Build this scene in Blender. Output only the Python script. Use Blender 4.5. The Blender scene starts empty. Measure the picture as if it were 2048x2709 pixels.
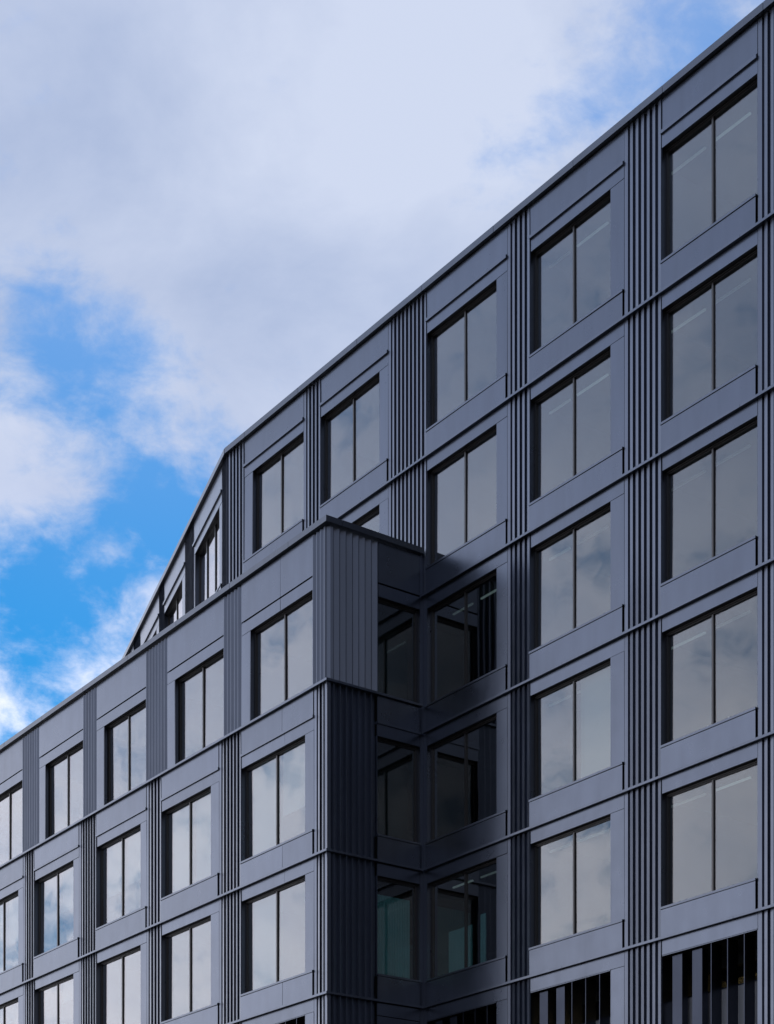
import bpy, math, random
from mathutils import Matrix, Vector
random.seed(7)
C = bpy.context.scene.collection
sc = bpy.context.scene

# ------------------------------------------------------------------ camera
cam_d = bpy.data.cameras.new("camera")
cam = bpy.data.objects.new("camera", cam_d)
C.objects.link(cam)
cam.location = (0, 0, 1.6)
cam.rotation_euler = (math.radians(90), 0, 0)
cam_d.sensor_fit = 'AUTO'
cam_d.sensor_width = 36.0
cam_d.lens = 63.75
cam_d.shift_y = 0.866           # shift lens: verticals stay vertical
cam_d.clip_start = 0.1
cam_d.clip_end = 5000
sc.camera = cam

# ------------------------------------------------------------------ world / sky
SUN_EL, SUN_AZ = math.radians(50), math.radians(-5)   # behind the building, above the picture
w = bpy.data.worlds.new("World")
sc.world = w
w.use_nodes = True
nt = w.node_tree
nt.nodes.clear()
def N(tree, typ, **kw):
    n = tree.nodes.new(typ)
    for k, v in kw.items(): setattr(n, k, v)
    return n
def math_n(tree, op, a, b=None, c=None):
    n = N(tree, 'ShaderNodeMath', operation=op)
    for i, v in enumerate((a, b, c)):
        if v is None: continue
        if isinstance(v, (int, float)): n.inputs[i].default_value = v
        else: tree.links.new(v, n.inputs[i])
    return n.outputs[0]
out = N(nt, 'ShaderNodeOutputWorld')
bg = N(nt, 'ShaderNodeBackground')
bg.inputs['Strength'].default_value = 0.1
nt.links.new(bg.outputs[0], out.inputs[0])
sky = N(nt, 'ShaderNodeTexSky', sky_type='NISHITA')
sky.sun_disc = False
sky.sun_elevation = SUN_EL
sky.sun_rotation = SUN_AZ
sky.altitude = 100
sky.air_density = 1.0
sky.dust_density = 0.6
sky.ozone_density = 2.5
hsv = N(nt, 'ShaderNodeHueSaturation')
hsv.inputs['Hue'].default_value = .492
hsv.inputs['Saturation'].default_value = 1.85
hsv.inputs['Value'].default_value = 1.10
nt.links.new(sky.outputs[0], hsv.inputs['Color'])
tc = N(nt, 'ShaderNodeTexCoord')
nrm = N(nt, 'ShaderNodeVectorMath', operation='NORMALIZE')
nt.links.new(tc.outputs['Generated'], nrm.inputs[0])
DIR = nrm.outputs[0]
def noise(scale, detail, rough, loc, dist=0.0, stretch=(1, 1, 1.8)):
    m = N(nt, 'ShaderNodeMapping')
    m.inputs['Location'].default_value = loc
    m.inputs['Scale'].default_value = stretch
    nt.links.new(DIR, m.inputs[0])
    n = N(nt, 'ShaderNodeTexNoise')
    n.inputs['Scale'].default_value = scale
    n.inputs['Detail'].default_value = detail
    n.inputs['Roughness'].default_value = rough
    n.inputs['Distortion'].default_value = dist
    nt.links.new(m.outputs[0], n.inputs['Vector'])
    return n.outputs['Fac']
# warp the look-up direction a little so that cloud edges curl
wn = N(nt, 'ShaderNodeTexNoise')
wn.inputs['Scale'].default_value = 9.0
wn.inputs['Detail'].default_value = 4
nt.links.new(DIR, wn.inputs['Vector'])
wsub = N(nt, 'ShaderNodeVectorMath', operation='SUBTRACT')
nt.links.new(wn.outputs['Color'], wsub.inputs[0]); wsub.inputs[1].default_value = (.5, .5, .5)
wsc = N(nt, 'ShaderNodeVectorMath', operation='SCALE')
nt.links.new(wsub.outputs[0], wsc.inputs[0]); wsc.inputs['Scale'].default_value = 0.075
wadd = N(nt, 'ShaderNodeVectorMath', operation='ADD')
nt.links.new(DIR, wadd.inputs[0]); nt.links.new(wsc.outputs[0], wadd.inputs[1])
WDIR = wadd.outputs[0]
def pdir(x, y):          # a direction of the sky, from degrees-like picture fractions
    return Vector(((x - 1024) / 4797, 1.0, (3701 - y) / 4797)).normalized()
def blob(x, y, r, amp):
    d = N(nt, 'ShaderNodeVectorMath', operation='DISTANCE')
    nt.links.new(WDIR, d.inputs[0]); d.inputs[1].default_value = pdir(x, y)
    mr = N(nt, 'ShaderNodeMapRange', interpolation_type='SMOOTHERSTEP')
    nt.links.new(d.outputs['Value'], mr.inputs['Value'])
    mr.inputs['From Min'].default_value = 0.0
    mr.inputs['From Max'].default_value = r / 4797 * 0.86
    mr.inputs['To Min'].default_value = amp
    mr.inputs['To Max'].default_value = 0.0
    return mr.outputs[0]
big = noise(3.2, 3, .5, (4.2, 1.3, .7))
fine = noise(12, 10, .63, (1.7, 3.1, 2.2), .2)
cover = math_n(nt, 'ADD', math_n(nt, 'MULTIPLY', math_n(nt, 'SUBTRACT', big, .5), 1.3),
               math_n(nt, 'MULTIPLY', math_n(nt, 'SUBTRACT', fine, .5), 3.0))
cover = math_n(nt, 'ADD', cover, math_n(nt, 'MULTIPLY', math_n(nt, 'SUBTRACT', noise(34, 7, .6, (5.5, .4, 3.3), .3, (1, 1, 1.5)), .5), 2.1))
cover = math_n(nt, 'ADD', cover, .95)
# where this afternoon's clouds stand open (negative) or close up (positive)
for b in ((700, 200, 1300, .30), (1400, 500, 900, .25), (150, 150, 700, .20), (140, 1800, 420, -.85),
          (270, 1005, 430, -1.05), (540, 1220, 330, -.85), (340, 1520, 430, -.92), (40, 1600, 330, -.70),
          (450, 1400, 300, -.45), (110, 1215, 420, .62), (10, 1760, 190, .25), (30, 1950, 300, -.55),
          (2040, -20, 480, -1.05), (1480, 340, 330, -.65), (1740, 180, 350, -.60)):
    cover = math_n(nt, 'ADD', cover, blob(*b))
mr = N(nt, 'ShaderNodeMapRange', interpolation_type='SMOOTHSTEP')
nt.links.new(cover, mr.inputs['Value'])
mr.inputs['From Min'].default_value = -.40
mr.inputs['From Max'].default_value = 1.05
MASK = mr.outputs[0]
# cloud tone: lavender grey in the thick parts, near white at the lit ones
tone = math_n(nt, 'ADD', math_n(nt, 'MULTIPLY', noise(6.5, 8, .58, (8.3, 2.2, 5.1), .3), 2.6), -.95)
for b in ((1180, 120, 650, .75), (880, 480, 500, .28), (100, 1150, 330, .25), (1250, 420, 400, .15),
          (150, 350, 600, -.25), (700, 780, 420, -.22), (420, 120, 350, -.12)):
    tone = math_n(nt, 'ADD', tone, blob(*b))
cr = N(nt, 'ShaderNodeValToRGB')
cr.color_ramp.elements[0].position = 0.0
cr.color_ramp.elements[0].color = (4.75, 5.75, 8.0, 1)
cr.color_ramp.elements[1].position = 1.0
cr.color_ramp.elements[1].color = (6.9, 7.75, 9.6, 1)
nt.links.new(tone, cr.inputs[0])
# clouds towards the sun glow, those opposite it are dull; low ones are paler through the thick air
to_sun = Vector((math.sin(SUN_AZ) * math.cos(SUN_EL), math.cos(SUN_AZ) * math.cos(SUN_EL), math.sin(SUN_EL)))
dt = N(nt, 'ShaderNodeVectorMath', operation='DOT_PRODUCT')
nt.links.new(DIR, dt.inputs[0]); dt.inputs[1].default_value = to_sun
ph = N(nt, 'ShaderNodeMapRange', interpolation_type='SMOOTHSTEP')
nt.links.new(dt.outputs['Value'], ph.inputs['Value'])
ph.inputs['From Min'].default_value = -.42; ph.inputs['From Max'].default_value = .48
ph.inputs['To Min'].default_value = .20; ph.inputs['To Max'].default_value = 1.0
sx = N(nt, 'ShaderNodeSeparateXYZ')
nt.links.new(DIR, sx.inputs[0])
lo = N(nt, 'ShaderNodeValToRGB')
lo.color_ramp.interpolation = 'EASE'
lo.color_ramp.elements[0].position = .20
lo.color_ramp.elements[0].color = (2.36, 2.04, 1.72, 1)
lo.color_ramp.elements[1].position = .52
lo.color_ramp.elements[1].color = (.92, .91, .92, 1)
nt.links.new(sx.outputs['Z'], lo.inputs[0])
cl = N(nt, 'ShaderNodeVectorMath', operation='MULTIPLY')
nt.links.new(cr.outputs[0], cl.inputs[0]); nt.links.new(lo.outputs[0], cl.inputs[1])
cs = N(nt, 'ShaderNodeVectorMath', operation='SCALE')
nt.links.new(cl.outputs[0], cs.inputs[0])
nt.links.new(ph.outputs[0], cs.inputs['Scale'])
mix = N(nt, 'ShaderNodeMix', data_type='RGBA')
nt.links.new(MASK, mix.inputs[0])
bs = N(nt, 'ShaderNodeVectorMath', operation='SCALE')
nt.links.new(hsv.outputs[0], bs.inputs[0])
nt.links.new(ph.outputs[0], bs.inputs['Scale'])
nt.links.new(bs.outputs[0], mix.inputs[6])
nt.links.new(cs.outputs[0], mix.inputs[7])
nt.links.new(mix.outputs[2], bg.inputs['Color'])

# ------------------------------------------------------------------ sun
sd = bpy.data.lights.new("sun", 'SUN')
sd.energy = 2.5
sd.angle = math.radians(0.6)
sd.color = (1.0, .95, .88)
sun = bpy.data.objects.new("sun", sd)
C.objects.link(sun)
# light travels from (sin az, cos az) towards the camera side
sun.rotation_euler = to_sun.to_track_quat('Z', 'Y').to_euler()
sun.location = (60, 60, 80)

sc.view_settings.view_transform = 'Standard'
sc.view_settings.look = 'None'
sc.view_settings.exposure = 0.0
sc.view_settings.gamma = 1.0
sc.view_settings.use_curve_mapping = False

# ------------------------------------------------------------------ materials
def new_mat(name):
    m = bpy.data.materials.new(name)
    m.use_nodes = True
    return m, m.node_tree, m.node_tree.nodes['Principled BSDF']
def metal(name, col, rough, metallic=1.0, var=.10, bump=.05, bscale=.9, coat=.8):
    m, t, p = new_mat(name)
    p.inputs['Metallic'].default_value = metallic
    oi = N(t, 'ShaderNodeObjectInfo')
    tcx = N(t, 'ShaderNodeTexCoord')
    n1 = N(t, 'ShaderNodeTexNoise'); n1.inputs['Scale'].default_value = 1.3; n1.inputs['Detail'].default_value = 6
    mp = N(t, 'ShaderNodeMapping'); mp.inputs['Scale'].default_value = (2.2, 2.2, .35)   # rain streaks run down
    geo = N(t, 'ShaderNodeNewGeometry')
    t.links.new(geo.outputs['Position'], mp.inputs[0])
    t.links.new(mp.outputs[0], n1.inputs['Vector'])
    v = math_n(t, 'ADD', math_n(t, 'MULTIPLY', math_n(t, 'SUBTRACT', oi.outputs['Random'], .5), var),
               math_n(t, 'MULTIPLY', math_n(t, 'SUBTRACT', n1.outputs['Fac'], .5), .30))
    v = math_n(t, 'ADD', v, 1.0)
    sclr = N(t, 'ShaderNodeVectorMath', operation='SCALE')
    sclr.inputs[0].default_value = col
    t.links.new(v, sclr.inputs['Scale'])
    t.links.new(sclr.outputs[0], p.inputs['Base Color'])
    rn = N(t, 'ShaderNodeTexNoise'); rn.inputs['Scale'].default_value = 2.1; rn.inputs['Detail'].default_value = 5
    t.links.new(geo.outputs['Position'], rn.inputs['Vector'])
    r = math_n(t, 'ADD', math_n(t, 'MULTIPLY', math_n(t, 'SUBTRACT', rn.outputs['Fac'], .5), .18), rough)
    t.links.new(r, p.inputs['Roughness'])
    bn = N(t, 'ShaderNodeTexNoise'); bn.inputs['Scale'].default_value = bscale; bn.inputs['Detail'].default_value = 1
    t.links.new(geo.outputs['Position'], bn.inputs['Vector'])
    bp = N(t, 'ShaderNodeBump'); bp.inputs['Strength'].default_value = 1.0; bp.inputs['Distance'].default_value = bump
    t.links.new(bn.outputs['Fac'], bp.inputs['Height'])
    t.links.new(bp.outputs[0], p.inputs['Normal'])
    p.inputs['Coat Weight'].default_value = coat
    p.inputs['Coat IOR'].default_value = 1.6
    p.inputs['Coat Roughness'].default_value = rough * .7
    return m
PANEL = metal('anodised_panel', (.139, .161, .212), .30, bump=.006, var=.15)
FLUTE = metal('folded_sheet', (.160, .182, .236), .36, bump=.004, var=.16)
TRIM = metal('anodised_trim', (.148, .170, .220), .34, bump=.0)
COPE = metal('coping_metal', (.112, .127, .160), .36, bump=.0)
FRAME = metal('bronze_frame', (.066, .060, .057), .38, metallic=.8, bump=0)
FIN = metal('louvre_sheet', (.070, .080, .110), .36, bump=.008, coat=.15)
def plain(name, col, rough=.7, metallic=0.0, scale=3.0, amt=.2):
    m, t, p = new_mat(name)
    geo = N(t, 'ShaderNodeNewGeometry')
    n1 = N(t, 'ShaderNodeTexNoise'); n1.inputs['Scale'].default_value = scale; n1.inputs['Detail'].default_value = 6
    t.links.new(geo.outputs['Position'], n1.inputs['Vector'])
    v = math_n(t, 'ADD', math_n(t, 'MULTIPLY', math_n(t, 'SUBTRACT', n1.outputs['Fac'], .5), amt * 2), 1.0)
    s = N(t, 'ShaderNodeVectorMath', operation='SCALE'); s.inputs[0].default_value = col
    t.links.new(v, s.inputs['Scale'])
    t.links.new(s.outputs[0], p.inputs['Base Color'])
    p.inputs['Roughness'].default_value = rough
    p.inputs['Metallic'].default_value = metallic
    return m
BACK = plain('black_membrane', (.012, .012, .014), .8)
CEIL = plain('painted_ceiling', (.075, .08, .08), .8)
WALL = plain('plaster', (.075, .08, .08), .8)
ROOF = plain('roof_membrane', (.18, .18, .18), .85)
BLIND = plain('blind_fabric', (.72, .74, .72), .9, scale=12, amt=.06)
ASPH = plain('asphalt', (.05, .05, .052), .85, scale=6, amt=.3)
BAR = plain('barrier_paint', (.42, .42, .43), .6)
CONC = plain('concrete', (.30, .29, .28), .85, scale=1.5, amt=.2)
SHEER = plain('sheer_fabric', (.58, .86, .80), .9, scale=12, amt=.06)
WHITE = plain('white_plastic', (.75, .77, .76), .5)
CARD = plain('cardboard', (.45, .38, .32), .8)
def emit(name, col, s):
    m, t, p = new_mat(name)
    p.inputs['Base Color'].default_value = (.8, .8, .8, 1)
    p.inputs['Emission Color'].default_value = (*col, 1)
    p.inputs['Emission Strength'].default_value = s
    return m
LAMP = emit('lamp_diffuser', (.95, 1.0, .97), .17)
_t = LAMP.node_tree
_oi = N(_t, 'ShaderNodeObjectInfo')          # strip lamps differ at random in strength
_t.links.new(math_n(_t, 'ADD', math_n(_t, 'MULTIPLY', _oi.outputs['Random'], .17), .02), _t.nodes['Principled BSDF'].inputs['Emission Strength'])
WARM = emit('warm_tube', (1.0, .72, .30), 5.0)
def glass(name, tint, refl, wav=.0005):
    m, t, p = new_mat(name)
    t.nodes.remove(p)
    o = t.nodes['Material Output']
    tr = N(t, 'ShaderNodeBsdfTransparent'); tr.inputs[0].default_value = (*tint, 1)
    gl = N(t, 'ShaderNodeBsdfGlossy'); gl.inputs['Roughness'].default_value = .012
    gl.inputs['Color'].default_value = (1.0, .965, .985, 1)
    geo = N(t, 'ShaderNodeNewGeometry')
    bn = N(t, 'ShaderNodeTexNoise'); bn.inputs['Scale'].default_value = .9; bn.inputs['Detail'].default_value = 1
    t.links.new(geo.outputs['Position'], bn.inputs['Vector'])
    bp = N(t, 'ShaderNodeBump'); bp.inputs['Distance'].default_value = wav * 6
    t.links.new(bn.outputs['Fac'], bp.inputs['Height'])
    t.links.new(bp.outputs[0], gl.inputs['Normal'])
    dp = N(t, 'ShaderNodeVectorMath', operation='DOT_PRODUCT')   # coated glazing: same mirror from both faces of the pane
    t.links.new(geo.outputs['Normal'], dp.inputs[0]); t.links.new(geo.outputs['Incoming'], dp.inputs[1])
    g = math_n(t, 'SUBTRACT', 1.0, math_n(t, 'ABSOLUTE', dp.outputs['Value']))
    fac = math_n(t, 'ADD', math_n(t, 'MULTIPLY', math_n(t, 'POWER', g, 2.12), 1 - refl), refl)
    mx = N(t, 'ShaderNodeMixShader')
    t.links.new(fac, mx.inputs[0]); t.links.new(tr.outputs[0], mx.inputs[1]); t.links.new(gl.outputs[0], mx.inputs[2])
    t.links.new(mx.outputs[0], o.inputs[0])
    return m
GLASS = glass('tinted_glass', (.63, .745, .76), .076)

# ------------------------------------------------------------------ helpers
MESH = {}
WM = {}
def mesh_of(key, verts, faces, mat):
    k = (key, mat.name)
    if k not in MESH:
        me = bpy.data.meshes.new(key[0] if isinstance(key, tuple) else key)
        me.from_pydata(verts, [], faces)
        me.materials.append(mat)
        me.validate(); me.update()
        MESH[k] = me
    return MESH[k]
def link(name, me, mw, parent=None, **props):
    o = bpy.data.objects.new(name, me)
    C.objects.link(o)
    WM[o] = mw
    if parent is not None:
        o.parent = parent
        o.matrix_parent_inverse = Matrix.Identity(4)
        o.matrix_local = WM[parent].inverted() @ mw
    else:
        o.matrix_world = mw
    for k, v in props.items(): o[k] = v
    return o
BOXF = [(0, 3, 2, 1), (4, 5, 6, 7), (0, 1, 5, 4), (1, 2, 6, 5), (2, 3, 7, 6), (3, 0, 4, 7)]
def box_verts(x, y, z):
    x, y, z = x / 2, y / 2, z / 2
    return [(-x, -y, -z), (x, -y, -z), (x, y, -z), (-x, y, -z), (-x, -y, z), (x, -y, z), (x, y, z), (-x, y, z)]
EYE = 1.6
class Facade:
    """A wall frame: s runs along the wall (left to right seen from outside), o outwards, z up from eye height."""
    def __init__(s_, P, t):
        s_.P = Vector((P[0], P[1], 0)); s_.t = Vector((t[0], t[1], 0)).normalized()
        s_.n = Vector((s_.t.y, -s_.t.x, 0))
        a = math.atan2(s_.t.y, s_.t.x)
        s_.R = Matrix.Rotation(a, 4, 'Z')
    def pt(s_, s, o, z): return s_.P + s_.t * s + s_.n * o + Vector((0, 0, z + EYE))
    def mw(s_, s, o, z): return Matrix.Translation(s_.pt(s, o, z)) @ s_.R
    def box(s_, name, s0, s1, o0, o1, z0, z1, mat, parent, tilt=None, **props):
        d = (round(s1 - s0, 4), round(o1 - o0, 4), round(z1 - z0, 4))
        me = mesh_of((name, d), box_verts(*d), BOXF, mat)
        m = s_.mw((s0 + s1) / 2, (o0 + o1) / 2, (z0 + z1) / 2)
        if tilt: m = m @ Matrix.Rotation(tilt[0], 4, 'X') @ Matrix.Rotation(tilt[1], 4, 'Z')
        return link(name, me, m, parent, **props)
    def boxes(s_, name, lst, mat, parent, **props):
        """several boxes of ONE piece (a frame, a lining) as one mesh, origin at the first box's centre"""
        b = lst[0]
        c = ((b[0] + b[1]) / 2, (b[2] + b[3]) / 2, (b[4] + b[5]) / 2)
        vs, fs = [], []
        for (s0, s1, o0, o1, z0, z1) in lst:
            k = len(vs)
            for (x, y, z) in box_verts(s1 - s0, o1 - o0, z1 - z0):
                vs.append((x + (s0 + s1) / 2 - c[0], y - (o0 + o1) / 2 + c[1], z + (z0 + z1) / 2 - c[2]))
            fs += [tuple(i + k for i in f) for f in BOXF]
        key = (name, tuple(round(v, 4) for q in vs for v in q))
        return link(name, mesh_of(key, vs, fs, mat), s_.mw(*c), parent, **props)
    def flute(s_, s0, p, d, z0, z1, tip, kind, parent):
        """one folded rib: 'right' = proud at its right edge, 'left' = proud at its left edge"""
        h = z1 - z0
        if kind == 'right': pr = [(.40 * p, .022), (p, 0), (p, d + .01), (.40 * p, d + .01)]
        elif kind == 'fold': pr = [(0, d), (p - .02, 0), (p, 0), (p, d + .01), (0, d + .01)]
        else: pr = [(0, 0), (.02, 0), (p, d), (p, d + .01), (0, d + .01)]
        vs = [(x, y, -h / 2) for x, y in pr] + [(x, y, h / 2) for x, y in pr]
        q = len(pr)
        fs = [tuple(reversed(range(q))), tuple(range(q, 2 * q))] + [(i, (i + 1) % q, q + (i + 1) % q, q + i) for i in range(q)]
        if kind == 'right': fs = BOXF
        else: fs = [tuple(reversed(f)) for f in fs]
        me = mesh_of(('flute', round(p, 4), round(d, 4), round(h, 4), kind), vs, fs, FLUTE)
        return link('flute', me, s_.mw(s0, tip, (z0 + z1) / 2), parent)

H = 3.70
L = [29.01 - H * k for k in range(8)]        # undersides of the floor ledges, from the roof down
OL, OP, OG = -.030, 0.0, -.205                # planes: lintel, spandrel, glass
Tv = Vector((.58554608, -.81063912, 0))
nA = Vector((-.81063912, -.58554608, 0))
inner = Vector((1.0309, 48.8179, 0))
FA = Facade((inner.x, inner.y), (Tv.x, Tv.y))
cor = inner + Tv * (-.09) + nA * 3.127
FB = Facade((cor.x, cor.y), (Tv.x, Tv.y))
FC = Facade((cor.x, cor.y), (-nA.x, -nA.y))
BEND = -10.426
bp = inner + Tv * BEND
aD = math.radians(-19.045)
FD = Facade((bp.x, bp.y), (-math.sin(aD), -math.cos(aD)))

def empty(name, loc, label, cat):
    o = bpy.data.objects.new(name, None)
    C.objects.link(o)
    o.empty_display_size = 1
    m = Matrix.Translation(Vector(loc))
    o.matrix_world = m
    WM[o] = m
    o['label'] = label; o['category'] = cat
    return o

TALL = empty('office_building', (FA.pt(3, -4, 0).x, FA.pt(3, -4, 0).y, 0),
             'tall dark grey office block at right whose roofline bends back behind the lower block', 'building')
LOW = empty('office_building', (FB.pt(-6, -1.5, 0).x, FB.pt(-6, -1.5, 0).y, 0),
            'lower dark grey block standing forward at lower left with a fluted outer corner', 'building')

# ------------------------------------------------------------------ ground
def sheet(name, x0, x1, y0, y1, z, mat):
    me = bpy.data.meshes.new(name)
    me.from_pydata([(x0, y0, z), (x1, y0, z), (x1, y1, z), (x0, y1, z)], [], [(0, 1, 2, 3)])
    me.materials.append(mat)
    o = bpy.data.objects.new(name, me); C.objects.link(o); o['kind'] = 'structure'
    return o
sheet('ground', -2500, 2500, -2500, 2500, 0, ASPH)

# ------------------------------------------------------------------ bodies: slabs, roofs, rear walls
def prism(name, pts, z0, z1, mat, parent):
    k = len(pts)
    c = sum((Vector((p.x, p.y, 0)) for p in pts), Vector()) / k
    vs = [(p.x - c.x, p.y - c.y, 0) for p in pts] + [(p.x - c.x, p.y - c.y, z1 - z0) for p in pts]
    fs = [tuple(reversed(range(k))), tuple(range(k, 2 * k))] + [(i, (i + 1) % k, k + (i + 1) % k, k + i) for i in range(k)]
    me = bpy.data.meshes.new(name); me.from_pydata(vs, [], fs); me.materials.append(mat); me.update()
    return link(name, me, Matrix.Translation((c.x, c.y, z0 + EYE)), parent)
AE, DE, DEP = 16.9, -27.0, 9.0
kb = math.tan((math.radians(35.8416) + aD) / 2)   # mitre of the bend
def bend_pt(o): return FA.pt(BEND, o, 0) - Tv * (kb * -o) * -1
def tall_poly(o0, o1):
    return [FA.pt(AE, o0, 0), FA.pt(BEND + 0.15 * o0, o0, 0), FD.pt(DE, o0, 0), FD.pt(DE, o1, 0), FA.pt(BEND + 0.15 * o1, o1, 0), FA.pt(AE, o1, 0)]
for k in range(0, 7):
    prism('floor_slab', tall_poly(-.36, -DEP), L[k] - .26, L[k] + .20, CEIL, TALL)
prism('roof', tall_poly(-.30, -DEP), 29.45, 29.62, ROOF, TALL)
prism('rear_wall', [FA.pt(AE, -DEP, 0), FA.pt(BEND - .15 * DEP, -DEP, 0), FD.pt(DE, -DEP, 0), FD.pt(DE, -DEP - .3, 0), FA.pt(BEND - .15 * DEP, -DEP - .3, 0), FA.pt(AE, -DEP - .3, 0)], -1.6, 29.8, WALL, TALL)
FA.box('end_wall', AE - .05, AE + .2, -DEP, -.15, -1.6, 29.8, PANEL, TALL)
FD.box('end_wall', DE - .2, DE, -DEP, -.15, -1.6, 29.8, PANEL, TALL)
# rooms: partitions across the depth and a core wall
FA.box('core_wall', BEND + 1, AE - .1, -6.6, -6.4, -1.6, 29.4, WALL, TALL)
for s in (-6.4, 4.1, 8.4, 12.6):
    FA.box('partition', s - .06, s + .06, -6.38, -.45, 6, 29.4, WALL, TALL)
BE = -25.0
for k in (2, 3, 4, 5, 6):
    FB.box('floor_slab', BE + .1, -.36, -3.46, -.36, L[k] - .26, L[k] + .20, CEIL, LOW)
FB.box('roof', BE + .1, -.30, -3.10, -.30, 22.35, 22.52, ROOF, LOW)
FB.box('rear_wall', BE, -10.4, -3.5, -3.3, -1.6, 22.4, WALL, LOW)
for s in (-1.0, -4.9, -9.4, -13.7, -18.2):  # partition nearest the corner is added to block sky showing through the rooms
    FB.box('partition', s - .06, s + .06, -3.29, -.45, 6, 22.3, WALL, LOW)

# ------------------------------------------------------------------ pieces of the envelope
def back_wall(F, s0, s1, z0, z1, parent): F.box('wall', s0, s1, -.345, -.135, z0, z1, BACK, parent)
def panel(F, name, s0, s1, o, z0, z1, parent, split=None, th=.03, mat=None):
    g = .006
    ss = [s0] + (split or []) + [s1]
    for a, b in zip(ss, ss[1:]):
        F.box(name, a + g, b - g, o - th - random.uniform(0, .003), o + random.uniform(0, .0015), z0 + .004, z1 - .004, mat or PANEL, parent,
              tilt=(random.uniform(-.0035, .0035), random.uniform(-.0035, .0035)))
def window(F, s0, s1, z0, z1, parent, nm=1, blinds=(0, 0), side_l=False):
    """opening s0..s1, z0..z1: frame > mullion, pane, lining, blind"""
    fo, fi, fw = -.165, -.240, .064
    fr = F.boxes('window', [(s0, s0 + fw, fi, fo, z0, z1), (s1 - fw, s1, fi, fo, z0, z1),
                            (s0 + fw, s1 - fw, fi, fo, z1 - fw, z1), (s0 + fw, s1 - fw, fi, fo, z0, z0 + fw * .8)], FRAME, parent)
    for a in (s0 - .014, s1): F.box('reveal', a, a + .014, fo + .001, OL - .004, z0, z1, PANEL, fr)
    F.box('head_lining', s0, s1, fo + .001, OL - .036, z1, z1 + .012, FRAME, fr)
    F.box('head_bead', s0, s1, fo + .001, fo + .03, z1 - .040, z1 - .012, FRAME, fr)
    ms = [s0 + (s1 - s0) * (i + 1) / (nm + 1) for i in range(nm)]
    for m in ms:
        F.box('mullion', m - .026, m + .026, fi - .002, OG + .042, z0 + fw * .8, z1 - fw, FRAME, fr)
    edges = [s0 + fw] + ms + [s1 - fw]
    for i, (a, b) in enumerate(zip(edges, edges[1:])):
        a2 = a + (.026 if i else 0); b2 = b - (.026 if i < nm else 0)
        F.box('pane', a2, b2, OG - .006, OG + .006, z0 + fw * .8, z1 - fw, GLASS, fr,
              tilt=(random.uniform(-.004, .004), random.uniform(-.004, .004)))
        d = blinds[i] if i < len(blinds) else 0
        if d > 0:
            F.box('roller_blind', a2 + .05, b2 - .05, -.335, -.33, z1 - fw - d * (z1 - z0 - .1), z1 + .02, BLIND, fr)
    return fr
def sill(F, s0, s1, z, parent): F.box('sill', s0 - .004, s1 - .03, -.163, OP + .018, z, z + .052, TRIM, parent)
def ledge(F, s0, s1, z, parent, h=.058, o=.062, name='ledge'):
    n = max(1, round((s1 - s0) / 5.2)); w_ = (s1 - s0) / n
    for i in range(n):
        F.box(name, s0 + i * w_ + (.003 if i else 0), s0 + (i + 1) * w_ - (.003 if i < n - 1 else 0), -.13, o, z, z + h, TRIM, parent)
def coping(F, s0, s1, z0, z1, parent, o=.075, step=3.05, off=0.0):
    a = s0; first = True
    while a < s1 - .01:
        b = min(s1, a + (off if (first and off) else step))
        if s1 - b < .4: b = s1
        F.box('coping', a + .006, b - .006, -.42, o + random.uniform(0, .004), z0, z1, COPE, parent)
        a = b; first = False
def flutes(F, s0, s1, z0, z1, parent, kind, flat=.12, p0=.174, d=.082, tip=-.008, flat_right=0.0):
    W = s1 - s0 - flat - flat_right
    n = max(1, int(W / p0 + .05)); p = W / n
    base = F.box('fluted_panel', s0 + .003, s1 - .003, -.132, tip - d - .004, z0, z1, FLUTE, parent)
    if flat > 0:
        F.box('flat_strip', s0 + .004, s0 + flat - .002, tip - d - .003, -.032, z0, z1, FLUTE, base)
    for i in range(n):
        F.flute(s0 + flat + i * p, p, d, z0, z1, tip, kind, base)
    return base

def storey(F, k, s0, s1, w0, w1, parent, nm=1, blinds=(0, 0), split=None, lower=True):
    """one bay of one storey under ledge L[k]: lintel, window, side panel, sill, spandrel"""
    zt, zb = L[k], L[k + 1]
    panel(F, 'lintel_panel', s0, s1, OL, zt - .345, zt - .006, parent, split)
    back_wall(F, s0, s1, zt - .34, zt + .75, parent)
    window(F, w0, w1, zb + .752, zt - .345, parent, nm, blinds)
    if s1 - w1 > .1:
        panel(F, 'side_panel', w1 + .014, s1, OL, zb + .755, zt - .350, parent)
        back_wall(F, w1, s1, zb + .75, zt - .34, parent)
    if w0 - s0 > .1:
        panel(F, 'side_panel', s0, w0 - .014, OL, zb + .755, zt - .350, parent)
        back_wall(F, s0, w0, zb + .75, zt - .34, parent)
    sill(F, s0, s1, zb + .70, parent)
    sp = None if split is None else [x - .07 for x in split]
    panel(F, 'spandrel_panel', s0, s1 - .035, OP, zb + .064, zb + .692, parent, sp)

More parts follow.
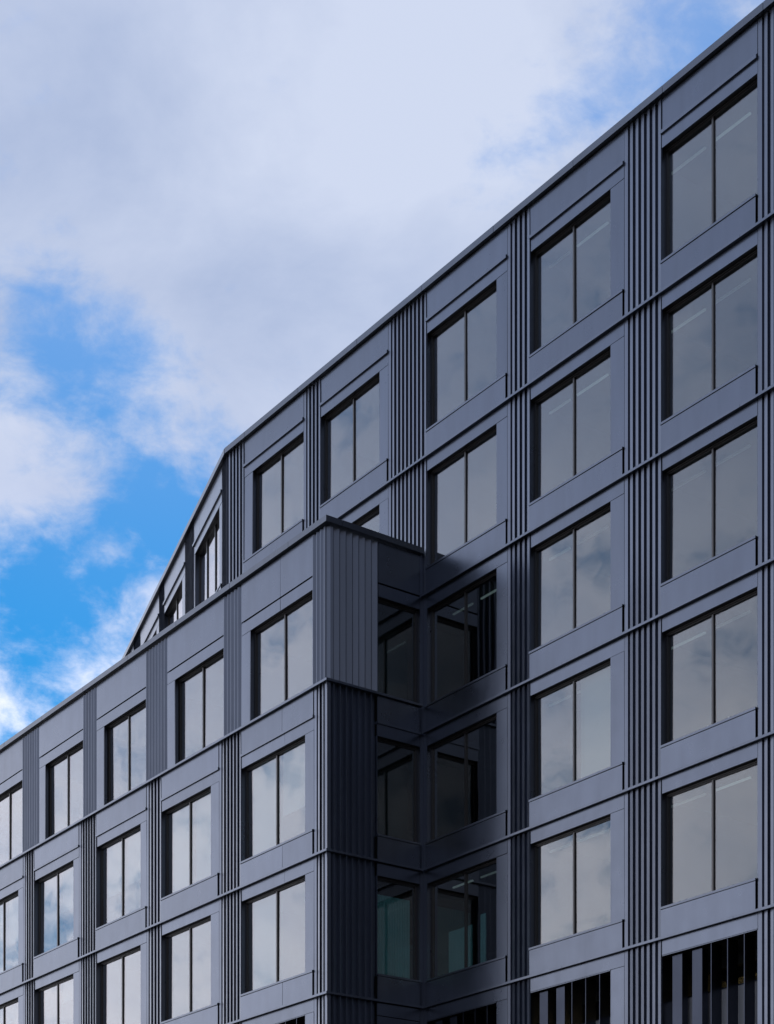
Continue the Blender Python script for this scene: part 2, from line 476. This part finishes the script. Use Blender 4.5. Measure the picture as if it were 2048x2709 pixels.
# ------------------------------------------------------------------ tall block, long facade
BAYS_A = [  # bay s0, s1, window s0, s1, first storey, last storey (inclusive)
    (-9.404, -6.006, -8.887, -6.02, 0, 0),
    (-5.109, -1.739, -5.095, -2.169, 0, 1),
    (0.02, 3.420, 0.047, 2.981, 0, 4),
    (4.311, 7.716, 4.325, 7.239, 0, 4),
    (8.950, 11.887, 8.964, 11.873, 0, 4),
    (13.06, 16.45, 13.074, 15.98, 0, 4)]
rb = random.Random(3)
for bi, (s0, s1, w0, w1, k0, k1) in enumerate(BAYS_A):
    panel(FA, 'parapet_panel', s0, s1, OL, L[0] + .075, 29.80, TALL)
    FA.box('trim', s0, s1 - .01, -.12, OP + .02, L[0] - .03, L[0] + .045, TRIM, TALL)
    back_wall(FA, s0, s1, L[0] - .34, 29.7, TALL)
    for k in range(k0, k1 + 1):
        bl = (0, 0)
        if bi == 3 and k == 3: bl = (.0, 1.0)
        if bi == 3 and k == 4: bl = (0.0, .0)
        storey(FA, k, s0, s1, w0, w1, TALL, blinds=bl)
FA.box('corner_post', -.13, .040, -.34, -.036, 5.6, 22.70, TRIM, TALL)
# fluted columns between the bays
COLS_A = [(-10.41, -9.404, 0, 1), (-6.006, -5.109, 0, 1), (-1.739, .02, 0, 1), (3.42, 4.311, 0, 5), (7.716, 8.95, 0, 5), (11.887, 13.06, 0, 5), (16.45, 16.85, 0, 5)]
for (s0, s1, k0, k1) in COLS_A:
    for k in range(k0, k1 + 1):
        top = 29.80 if k == 0 else L[k] - .004
        bot = L[k + 1] + .062 if k < 5 else 5.6
        flutes(FA, s0, s1, bot, top, TALL, 'right', flat=(0 if s0 < -10 else .12))
    back_wall(FA, s0, s1, (L[2] if k1 < 5 else 5.5), 29.7, TALL)
for k in range(1, 6):
    ledge(FA, (-10.40 if k < 3 else -.045), AE, L[k], TALL)
coping(FA, BEND + .008, AE + .2, 29.825, 29.995, TALL, off=1.2)
# fins in the openings of the car deck at the bottom
def car_deck(F, s0, s1, w0, w1, k, parent, zlow, broad=2, thin=3):
    zt = L[k]
    panel(F, 'lintel_panel', s0, s1, OL, zt - .345, zt - .006, parent)
    back_wall(F, s0, s1, zt - .34, zt + .75, parent)
    F.box('edge_strip', s0 + .01, w1, OL - .03, OL + .004, zt - .368, zt - .352, TRIM, parent)
    for a in (w0 - .014, w1): F.box('reveal', a, a + .014, -.56, OL - .004, zlow, zt - .37, PANEL, parent)
    if s1 - w1 > .1:
        panel(F, 'side_panel', w1 + .014, s1, OL, zlow, zt - .350, parent)
        back_wall(F, w1 + .02, s1, zlow, zt - .34, parent)
    W = w1 - w0
    zf = zt - .40
    for i in range(broad):                                     # hollow fins with a wide face
        a = w0 + W * (.085 + .215 * i)
        F.box('louvre_fin', a, a + W * .105, -.30, -.12, zlow, zf, FIN, parent)
    for i in range(thin):                                      # plate fins seen edge on
        a = w0 + W * (.525 + .170 * i)
        pl = F.box('louvre_fin', a - .011, a + .011, -.37, -.045, zlow, zf + .03, FIN, parent)
        for z in (zf - 1.12, zf - 1.20, zf - 2.1, zf - 2.18):
            F.box('bolt', a + .011, a + .019, -.34, -.325, z, z + .015, TRIM, pl)
    F.box('barrier_panel', w0 + .02, w1 - .02, -.43, -.39, zlow, zt - 1.36, BAR, parent)
    F.box('barrier_cap', w0 + .02, w1 - .02, -.45, -.38, zt - 1.36, zt - 1.335, TRIM, parent)
for (s0, s1, w0, w1, k0, k1) in BAYS_A[2:]:
    car_deck(FA, s0, s1, w0, w1, 5, TALL, 5.6)
FA.box('base_wall', -.05, AE, -.33, -.04, -1.6, 5.58, PANEL, TALL)
for o in (-1.6, -2.6, -3.6, -4.6):
    FA.box('ceiling_beam', .1, AE - .1, o - .07, o + .07, L[5] - .52, L[5] - .262, CEIL, TALL)

# ------------------------------------------------------------------ tall block, facade beyond the bend
BAYS_D = [(-4.693, -.70, -4.49, -1.05, 2), (-9.50, -6.034, -9.48, -6.49, 1), (-13.89, -10.39, -13.87, -10.85, 1), (-18.6, -15.21, -18.58, -15.7, 1), (-23.3, -19.9, -23.28, -20.4, 1)]
for (s0, s1, w0, w1, nm) in BAYS_D:
    sp = [s0 + .9] if nm == 2 else None
    panel(FD, 'parapet_panel', s0, s1, OL, L[0] + .075, 29.80, TALL, sp)
    FD.box('trim', s0, s1 - .01, -.12, OP + .02, L[0] - .03, L[0] + .045, TRIM, TALL)
    back_wall(FD, s0, s1, L[0] - .34, 29.7, TALL)
    storey(FD, 0, s0, s1, w0, w1, TALL, nm=nm)
    back_wall(FD, s0, s1, L[2], L[1] + .75, TALL)
for (s0, s1) in ((-.70, -.012), (-6.034, -4.693), (-10.39, -9.50), (-15.21, -13.89), (-19.9, -18.6), (DE, -23.3)):
    flutes(FD, s0, s1, L[1] + .062, 29.80, TALL, 'right', flat=0)
    back_wall(FD, s0, s1, L[2], 29.7, TALL)
ledge(FD, DE, -.02, L[1], TALL)
coping(FD, DE, -.002, 29.825, 29.995, TALL, off=2.2)

# ------------------------------------------------------------------ lower block, front
Z_TOP0, Z_TOP1 = 22.745, 22.90
Z_SILL = 18.635                                   # ledge under the top storey, at sill height
BAYS_UP = [(-4.320, -.717, -3.839, -.731), (-8.566, -5.276, -8.086, -5.290), (-13.182, -9.881, -12.657, -9.895),
           (-17.431, -14.124, -16.944, -14.138), (-22.0, -18.762, -21.5, -18.776)]
for i, (s0, s1, w0, w1) in enumerate(BAYS_UP):
    sp = [-2.30] if i == 0 else None
    panel(FB, 'parapet_panel', s0, s1, OL, L[2] + .028, 22.72, LOW, sp)
    panel(FB, 'lintel_panel', s0, s1, OL, L[2] - .345, L[2] - .012, LOW, sp)
    back_wall(FB, s0, s1, L[2] - .34, 22.6, LOW)
    window(FB, w0, w1, Z_SILL + .075, L[2] - .345, LOW)
    panel(FB, 'side_panel', s0, w0 - .014, OL, Z_SILL + .066, L[2] - .350, LOW)
    back_wall(FB, s0, w0, Z_SILL, L[2] - .34, LOW)
for (s0, s1) in ((-.717, -.012), (-5.276, -4.320), (-9.881, -8.566), (-14.124, -13.182), (-18.762, -17.431), (BE, -22.0)):
    flutes(FB, s0, s1, Z_SILL + .062, 22.70, LOW, 'left', flat=0, p0=.172, d=.098, tip=-.024)
    back_wall(FB, s0, min(s1, -.2), Z_SILL, 22.6, LOW)
coping(FB, BE, .078, Z_TOP0, Z_TOP1, LOW, off=1.9)
ledge(FB, BE, .062, Z_SILL, LOW, h=.062)
BAYS_LO = [(-4.322, -.654, -4.308, -1.087), (-8.910, -5.534, -8.896, -6.006), (-13.182, -9.845, -13.168, -10.239),
           (-17.807, -14.421, -17.793, -14.848), (-22.2, -18.697, -22.186, -19.117)]
BL = {(0, 2): (1.0, .66), (0, 3): (1.0, .0), (1, 2): (.99, .97), (2, 2): (.62, .58), (3, 2): (1.0, .52), (4, 2): (.95, .6), (1, 3): (0, 0), (2, 3): (0, 0), (3, 3): (0, .25)}
for i, (s0, s1, w0, w1) in enumerate(BAYS_LO):
    sp = [-2.08] if i == 0 else None
    spl = None if sp is None else [-2.2]
    panel(FB, 'spandrel_panel', s0, s1 - .02, OP - .02, L[3] + .055, Z_SILL - .008, LOW, spl)
    FB.box('trim', s0, s1 - .012, -.12, OP + .008, L[3] - .02, L[3] + .046, TRIM, LOW)
    back_wall(FB, s0, s1, L[3] - .34, Z_SILL + .07, LOW)
    for k in (3, 4):
        # storey() hangs under ledge L[k]
        zt, zb = L[k], L[k + 1]
        storey(FB, k, s0, s1, w0, w1, LOW, blinds=BL.get((i, k - 1), (0, 0)), split=sp)
    if i < 2:
        car_deck(FB, s0, s1, w0, w1, 5, LOW, 5.6)
    else:
        panel(FB, 'lintel_panel', s0, s1, OL, 5.6, L[5] - .006, LOW)
        back_wall(FB, s0, s1, 5.5, L[5] + .75, LOW)
COLS_LO = ((-.654, -.010), (-5.534, -4.322), (-9.845, -8.910), (-14.421, -13.182), (-18.697, -17.807), (BE, -22.2))
for (s0, s1) in COLS_LO:
    for (z0, z1) in ((L[4] + .062, Z_SILL - .004), (L[5] + .062, L[4] - .004), (5.6, L[5] - .004)):
        flutes(FB, s0, s1, z0, z1, LOW, 'right')
    back_wall(FB, s0, min(s1, -.2), 5.5, Z_SILL + .05, LOW)
for k in (4, 5): ledge(FB, BE, .062, L[k], LOW)
FC.box('base_wall', .335, 3.157, -.33, -.04, -1.6, 5.58, PANEL, LOW)
FB.box('base_wall', BE, -.05, -.33, -.04, -1.6, 5.58, PANEL, LOW)
FB.box('end_wall', BE - .2, BE - .01, -3.4, -.05, -1.6, 22.74, PANEL, LOW)

# ------------------------------------------------------------------ lower block, return side
CW0, CW1, CE = 1.652, 3.035, 3.127
fl1 = 1.64
flutes(FC, .016, fl1, Z_SILL + .062, 22.70, LOW, 'fold', flat=0, p0=.2, d=.105, tip=-.024)
for (z0, z1) in ((L[4] + .062, Z_SILL - .004), (L[5] + .062, L[4] - .004), (5.6, L[5] - .004)):
    flutes(FC, .016, fl1 - .03, z0, z1, LOW, 'left', flat=0, p0=.2, d=.085, tip=-.010)
back_wall(FC, .36, fl1, 5.5, 22.6, LOW)
coping(FC, .425, CE - .02, Z_TOP0, Z_TOP1, LOW)
ledge(FC, .135, CE - .05, Z_SILL, LOW, h=.062)
for k in (4, 5): ledge(FC, .135, CE - .05, L[k], LOW)
panel(FC, 'parapet_panel', fl1 + .01, CE - .09, OL, L[2] + .028, 22.72, LOW)
panel(FC, 'lintel_panel', fl1 + .01, CE - .09, OL, L[2] - .345, L[2] - .012, LOW)
FC.box('corner_trim', CE - .085, CE + .034, -.10, -.034, 5.6, 22.72, TRIM, LOW)
back_wall(FC, fl1, CE - .10, L[2] - .34, 22.6, LOW)
window(FC, CW0, CW1, Z_SILL + .075, L[2] - .345, LOW, nm=0)
panel(FC, 'spandrel_panel', fl1 - .02, CE - .09, OL + .012, L[3] + .055, Z_SILL - .008, LOW)
FC.box('trim', fl1 - .02, CE - .07, -.12, OP + .008, L[3] - .02, L[3] + .046, TRIM, LOW)
back_wall(FC, fl1, CE - .10, L[3] - .34, Z_SILL + .07, LOW)
for k in (3, 4):
    zt, zb = L[k], L[k + 1]
    panel(FC, 'lintel_panel', fl1 - .02, CE - .09, OL, zt - .345, zt - .012, LOW)
    window(FC, CW0 - .02, CW1, zb + .752, zt - .345, LOW, nm=0)
    FC.box('sill', fl1 - .02, CE - .07, -.163, OP + .008, zb + .70, zb + .752, TRIM, LOW)
    panel(FC, 'spandrel_panel', fl1 - .02, CE - .09, OL + .02, zb + .064, zb + .692, LOW)
    back_wall(FC, fl1, CE - .10, zb - .34, zb + .75, LOW)
panel(FC, 'lintel_panel', fl1 - .02, CE - .09, OL, 5.6, L[5] - .36, LOW)
panel(FC, 'lintel_panel', fl1 - .02, CE - .09, OL, L[5] - .345, L[5] - .012, LOW)
back_wall(FC, fl1, CE - .10, 5.5, L[5] + .1, LOW)

# ------------------------------------------------------------------ inside the rooms
STOREY = ['top', 'second', 'third', 'fourth', 'fifth']
COLN = {2: 'windows by the inner corner', 3: 'second column from right', 4: 'rightmost column'}
first = None
for bi in (2, 3, 4):
    w0 = BAYS_A[bi][2]
    for k in range(0, 5):
        if bi == 2 and k not in (2, 4): continue
        for j, (a, b) in enumerate(((-.50, .62), (.88, 2.0))):
            if bi == 2 and j == 0: a, b = .15, 1.0
            if bi == 2 and j == 1: a, b = 1.35, 2.2
            side = ('left', 'right')[j]
            o = FA.box('ceiling_lamp', w0 + a, w0 + b, -.822, -.778, L[k] - .385, L[k] - .345, LAMP, None)
            o['label'] = 'strip lamp behind the %s pane, %s row down, %s' % (side, STOREY[k], COLN[bi])
            o['category'] = 'lamp'
            o['group'] = 'strip lamps under the office ceilings'
            for q in (a + .15, b - .15):
                FA.box('hanger', w0 + q - .006, w0 + q + .006, -.806, -.794, L[k] - .345, L[k] - .262, FRAME, o)
# a sheer curtain and two pale boards in the corner room on the fifth storey
def curtain(F, s0, s1, o, z0, z1):
    n = 46; vs = []; fs = []
    for i in range(n + 1):
        u = (s1 - s0) * i / n
        d = .022 * math.sin(i * 1.9) + .008 * math.sin(i * .7)
        vs += [(u, -d, z0 - z1), (u, -d, 0)]
    for i in range(n): fs.append((2 * i, 2 * i + 2, 2 * i + 3, 2 * i + 1))
    me = mesh_of('curtain', vs, fs, SHEER)
    o_ = link('curtain', me, F.mw(s0, o, z1), None)
    o_['label'] = 'pale sheer curtain inside the narrow corner window on the lowest glazed storey'
    o_['category'] = 'curtain'
curtain(FC, 1.70, 2.90, -.30, L[5] + .76, L[4] - .75)
for (a, b, zt_, lab) in ((.42, 1.42, 1.28, 'wide pale board standing inside the dark corner window, left of its mullion'),
                         (1.78, 2.0, 1.46, 'narrow pale board standing inside the dark corner window, right of its mullion')):
    o = FA.box('board', a, b, -.50, -.47, L[5] + .205, L[5] + .75 + zt_, SHEER, None)
    o['label'] = lab; o['category'] = 'board'; o['group'] = 'boards in the corner room'
# warm tubes in the car deck
for j, (s, o_) in enumerate(((8.35, -3.1), (9.15, -3.1), (9.95, -3.1))):
    o = FA.box('tube_lamp', s - .03, s + .03, o_ - .45, o_ + .45, L[5] - .62, L[5] - .57, WARM, None)
    o['label'] = 'warm yellow tube lamp glimpsed behind the %s gap between louvre fins' % ('left', 'middle', 'right')[j]
    o['category'] = 'lamp'; o['group'] = 'warm tube lamps behind the louvres'
# things on the sills
def bottle(s, z, lab):
    pr = [(.0, 0), (.045, 0), (.047, .16), (.018, .21), (.016, .27), (0, .27)]
    n = 10; vs = []; fs = []
    for r, zz in pr:
        for i in range(n):
            vs.append((r * math.cos(2 * math.pi * i / n), r * math.sin(2 * math.pi * i / n), zz))
    for j in range(len(pr) - 1):
        for i in range(n):
            fs.append((j * n + i, j * n + (i + 1) % n, (j + 1) * n + (i + 1) % n, (j + 1) * n + i))
    o = link('bottle', mesh_of('bottle', vs, fs, WHITE), FA.mw(s, -.46, z), None)
    o['label'] = lab; o['category'] = 'bottle'
FA.box('inner_sill', 8.98, 11.86, -.60, -.345, L[4] + .70, L[4] + .745, WALL, TALL)
FA.box('inner_sill', 4.34, 7.22, -.60, -.345, L[4] + .70, L[4] + .745, WALL, TALL)
bottle(9.98, L[4] + .745, 'pale bottle on the sill left of the mullion in the right-hand window')
bottle(10.62, L[4] + .745, 'pale bottle on the sill right of the mullion in the right-hand window')
bx = FA.box('cardboard_box', 6.55, 6.95, -.42, -.35, L[4] + .745, L[4] + 1.02, CARD, None)
bx['label'] = 'pale carton at the right end of the sill in the middle column window'; bx['category'] = 'box'

# ------------------------------------------------------------------ render
sc.render.engine = 'CYCLES'
